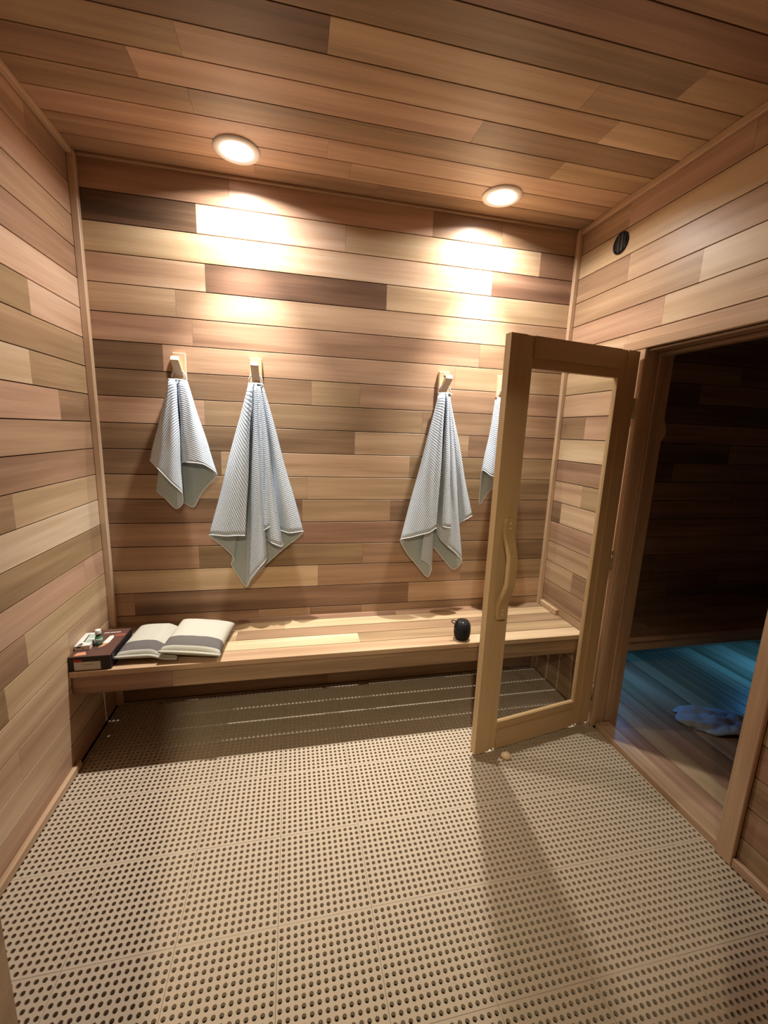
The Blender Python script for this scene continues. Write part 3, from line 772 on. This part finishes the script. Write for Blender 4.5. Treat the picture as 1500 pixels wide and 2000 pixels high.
# pale shaped board hanging beyond the hinge jamb
pts = [(2.705, 1.940), (2.747, 1.942), (2.759, 1.882), (2.761, 1.828), (2.755, 1.775), (2.756, 1.722), (2.763, 1.680), (2.776, 1.640), (2.793, 1.605), (2.799, 1.577), (2.794, 1.550), (2.777, 1.533), (2.757, 1.540), (2.742, 1.569), (2.728, 1.600), (2.719, 1.640), (2.706, 1.747), (2.700, 1.801)]
zc = 1.533; xc = 2.74
v = [(x-xc, y, z-zc) for y in (-0.011, 0.011) for x, z in pts]; n = len(pts)
hb = tag(link('hanging_board', mesh('hanging_board', v, [tuple(range(n)), tuple(range(2*n-1, n-1, -1))]+[(i, i+n, (i+1) % n+n, (i+1) % n) for i in range(n)]), PALE, tone=.72, hue=0), 'pale shaped wooden board with a rounded end hanging in the sauna past the hinge jamb', 'wooden board')
hb.location = (xc, -0.50, zc)
MB().box(W+0.1262-xc, -0.035, -0.008, 0.008, 0.10, 0.13).build('bracket', PALE, hb, tone=.6, hue=0)
MB().lathe([(0.0, 0.0), (0.0055, 0.0), (0.0055, 0.0008), (0, 0.0008)], 10, (2.731-xc, -0.0112, 1.778-zc), axis='y', cap=False).build('knot', HOLE, hb)
# crumpled cloth on the sauna floor
nx, ny = 40, 26; v = []; f = []
for j in range(ny+1):
    for i in range(nx+1):
        u, w_ = -1+2*i/nx, -1+2*j/ny
        rr = math.sqrt(u*u*0.9+w_*w_*0.9)
        e = max(0.0, 1-rr**2.2)
        nzv = noise.noise(Vector((u*2.3, w_*2.9, 1.7)))
        rx = 1+0.18*noise.noise(Vector((w_*2, u, 4.0))); ry = 1+0.2*noise.noise(Vector((u*2, w_, 8.0)))
        z = 0.004+e**0.5*(0.036+0.030*nzv+0.016*noise.noise(Vector((u*6, w_*6, 3))))
        sc = 1/max(1.0, rr)
        v.append((u*0.215*rx*sc, w_*0.115*ry*sc, max(0.0015, z)))
for j in range(ny):
    for i in range(nx): a = j*(nx+1)+i; f.append((a, a+1, a+nx+2, a+nx+1))
cc = tag(link('crumpled_cloth', mesh('crumpled_cloth', v, f, True), CLOTH2), 'crumpled pale cloth lying on the dark sauna floor', 'cloth')
cc.location = (3.215, -0.735, 0.0305); cc.rotation_euler = (0, 0, math.radians(-22))
so = cc.modifiers.new('thickness', 'SOLIDIFY'); so.thickness = 0.003; so.offset = 1
# blue lamps under the sauna bench
def puck(x, y, w, label):
    bl = tag(empty('sauna_lamp', (x, y, 0.430)), label, 'lamp', 'blue lamps under the sauna bench')
    MB().lathe([(0.030, 0.0), (0.030, -0.010), (0.025, -0.012), (0.022, -0.010)], 24, cap=False).build('rim', BLACK, bl, True)
    MB().lathe([(0.0, -0.009), (0.0225, -0.009)], 24, cap=False).build('lens', BLUELENS, bl)
    ld = bpy.data.lights.new('blue_bulb', 'AREA'); ld.energy = w; ld.color = (0.05, 0.34, 0.80); ld.shape = 'DISK'; ld.size = 0.04
    lo = bpy.data.objects.new('blue_bulb', ld); COL.objects.link(lo); lo.parent = bl; lo.location = (0, 0, -0.014)
puck(2.98, -0.30, BLUE_W*0.7, 'blue lamp under the sauna bench close to the doorway')
puck(4.05, -0.38, BLUE_W*1.6, 'blue lamp under the far end of the sauna bench')
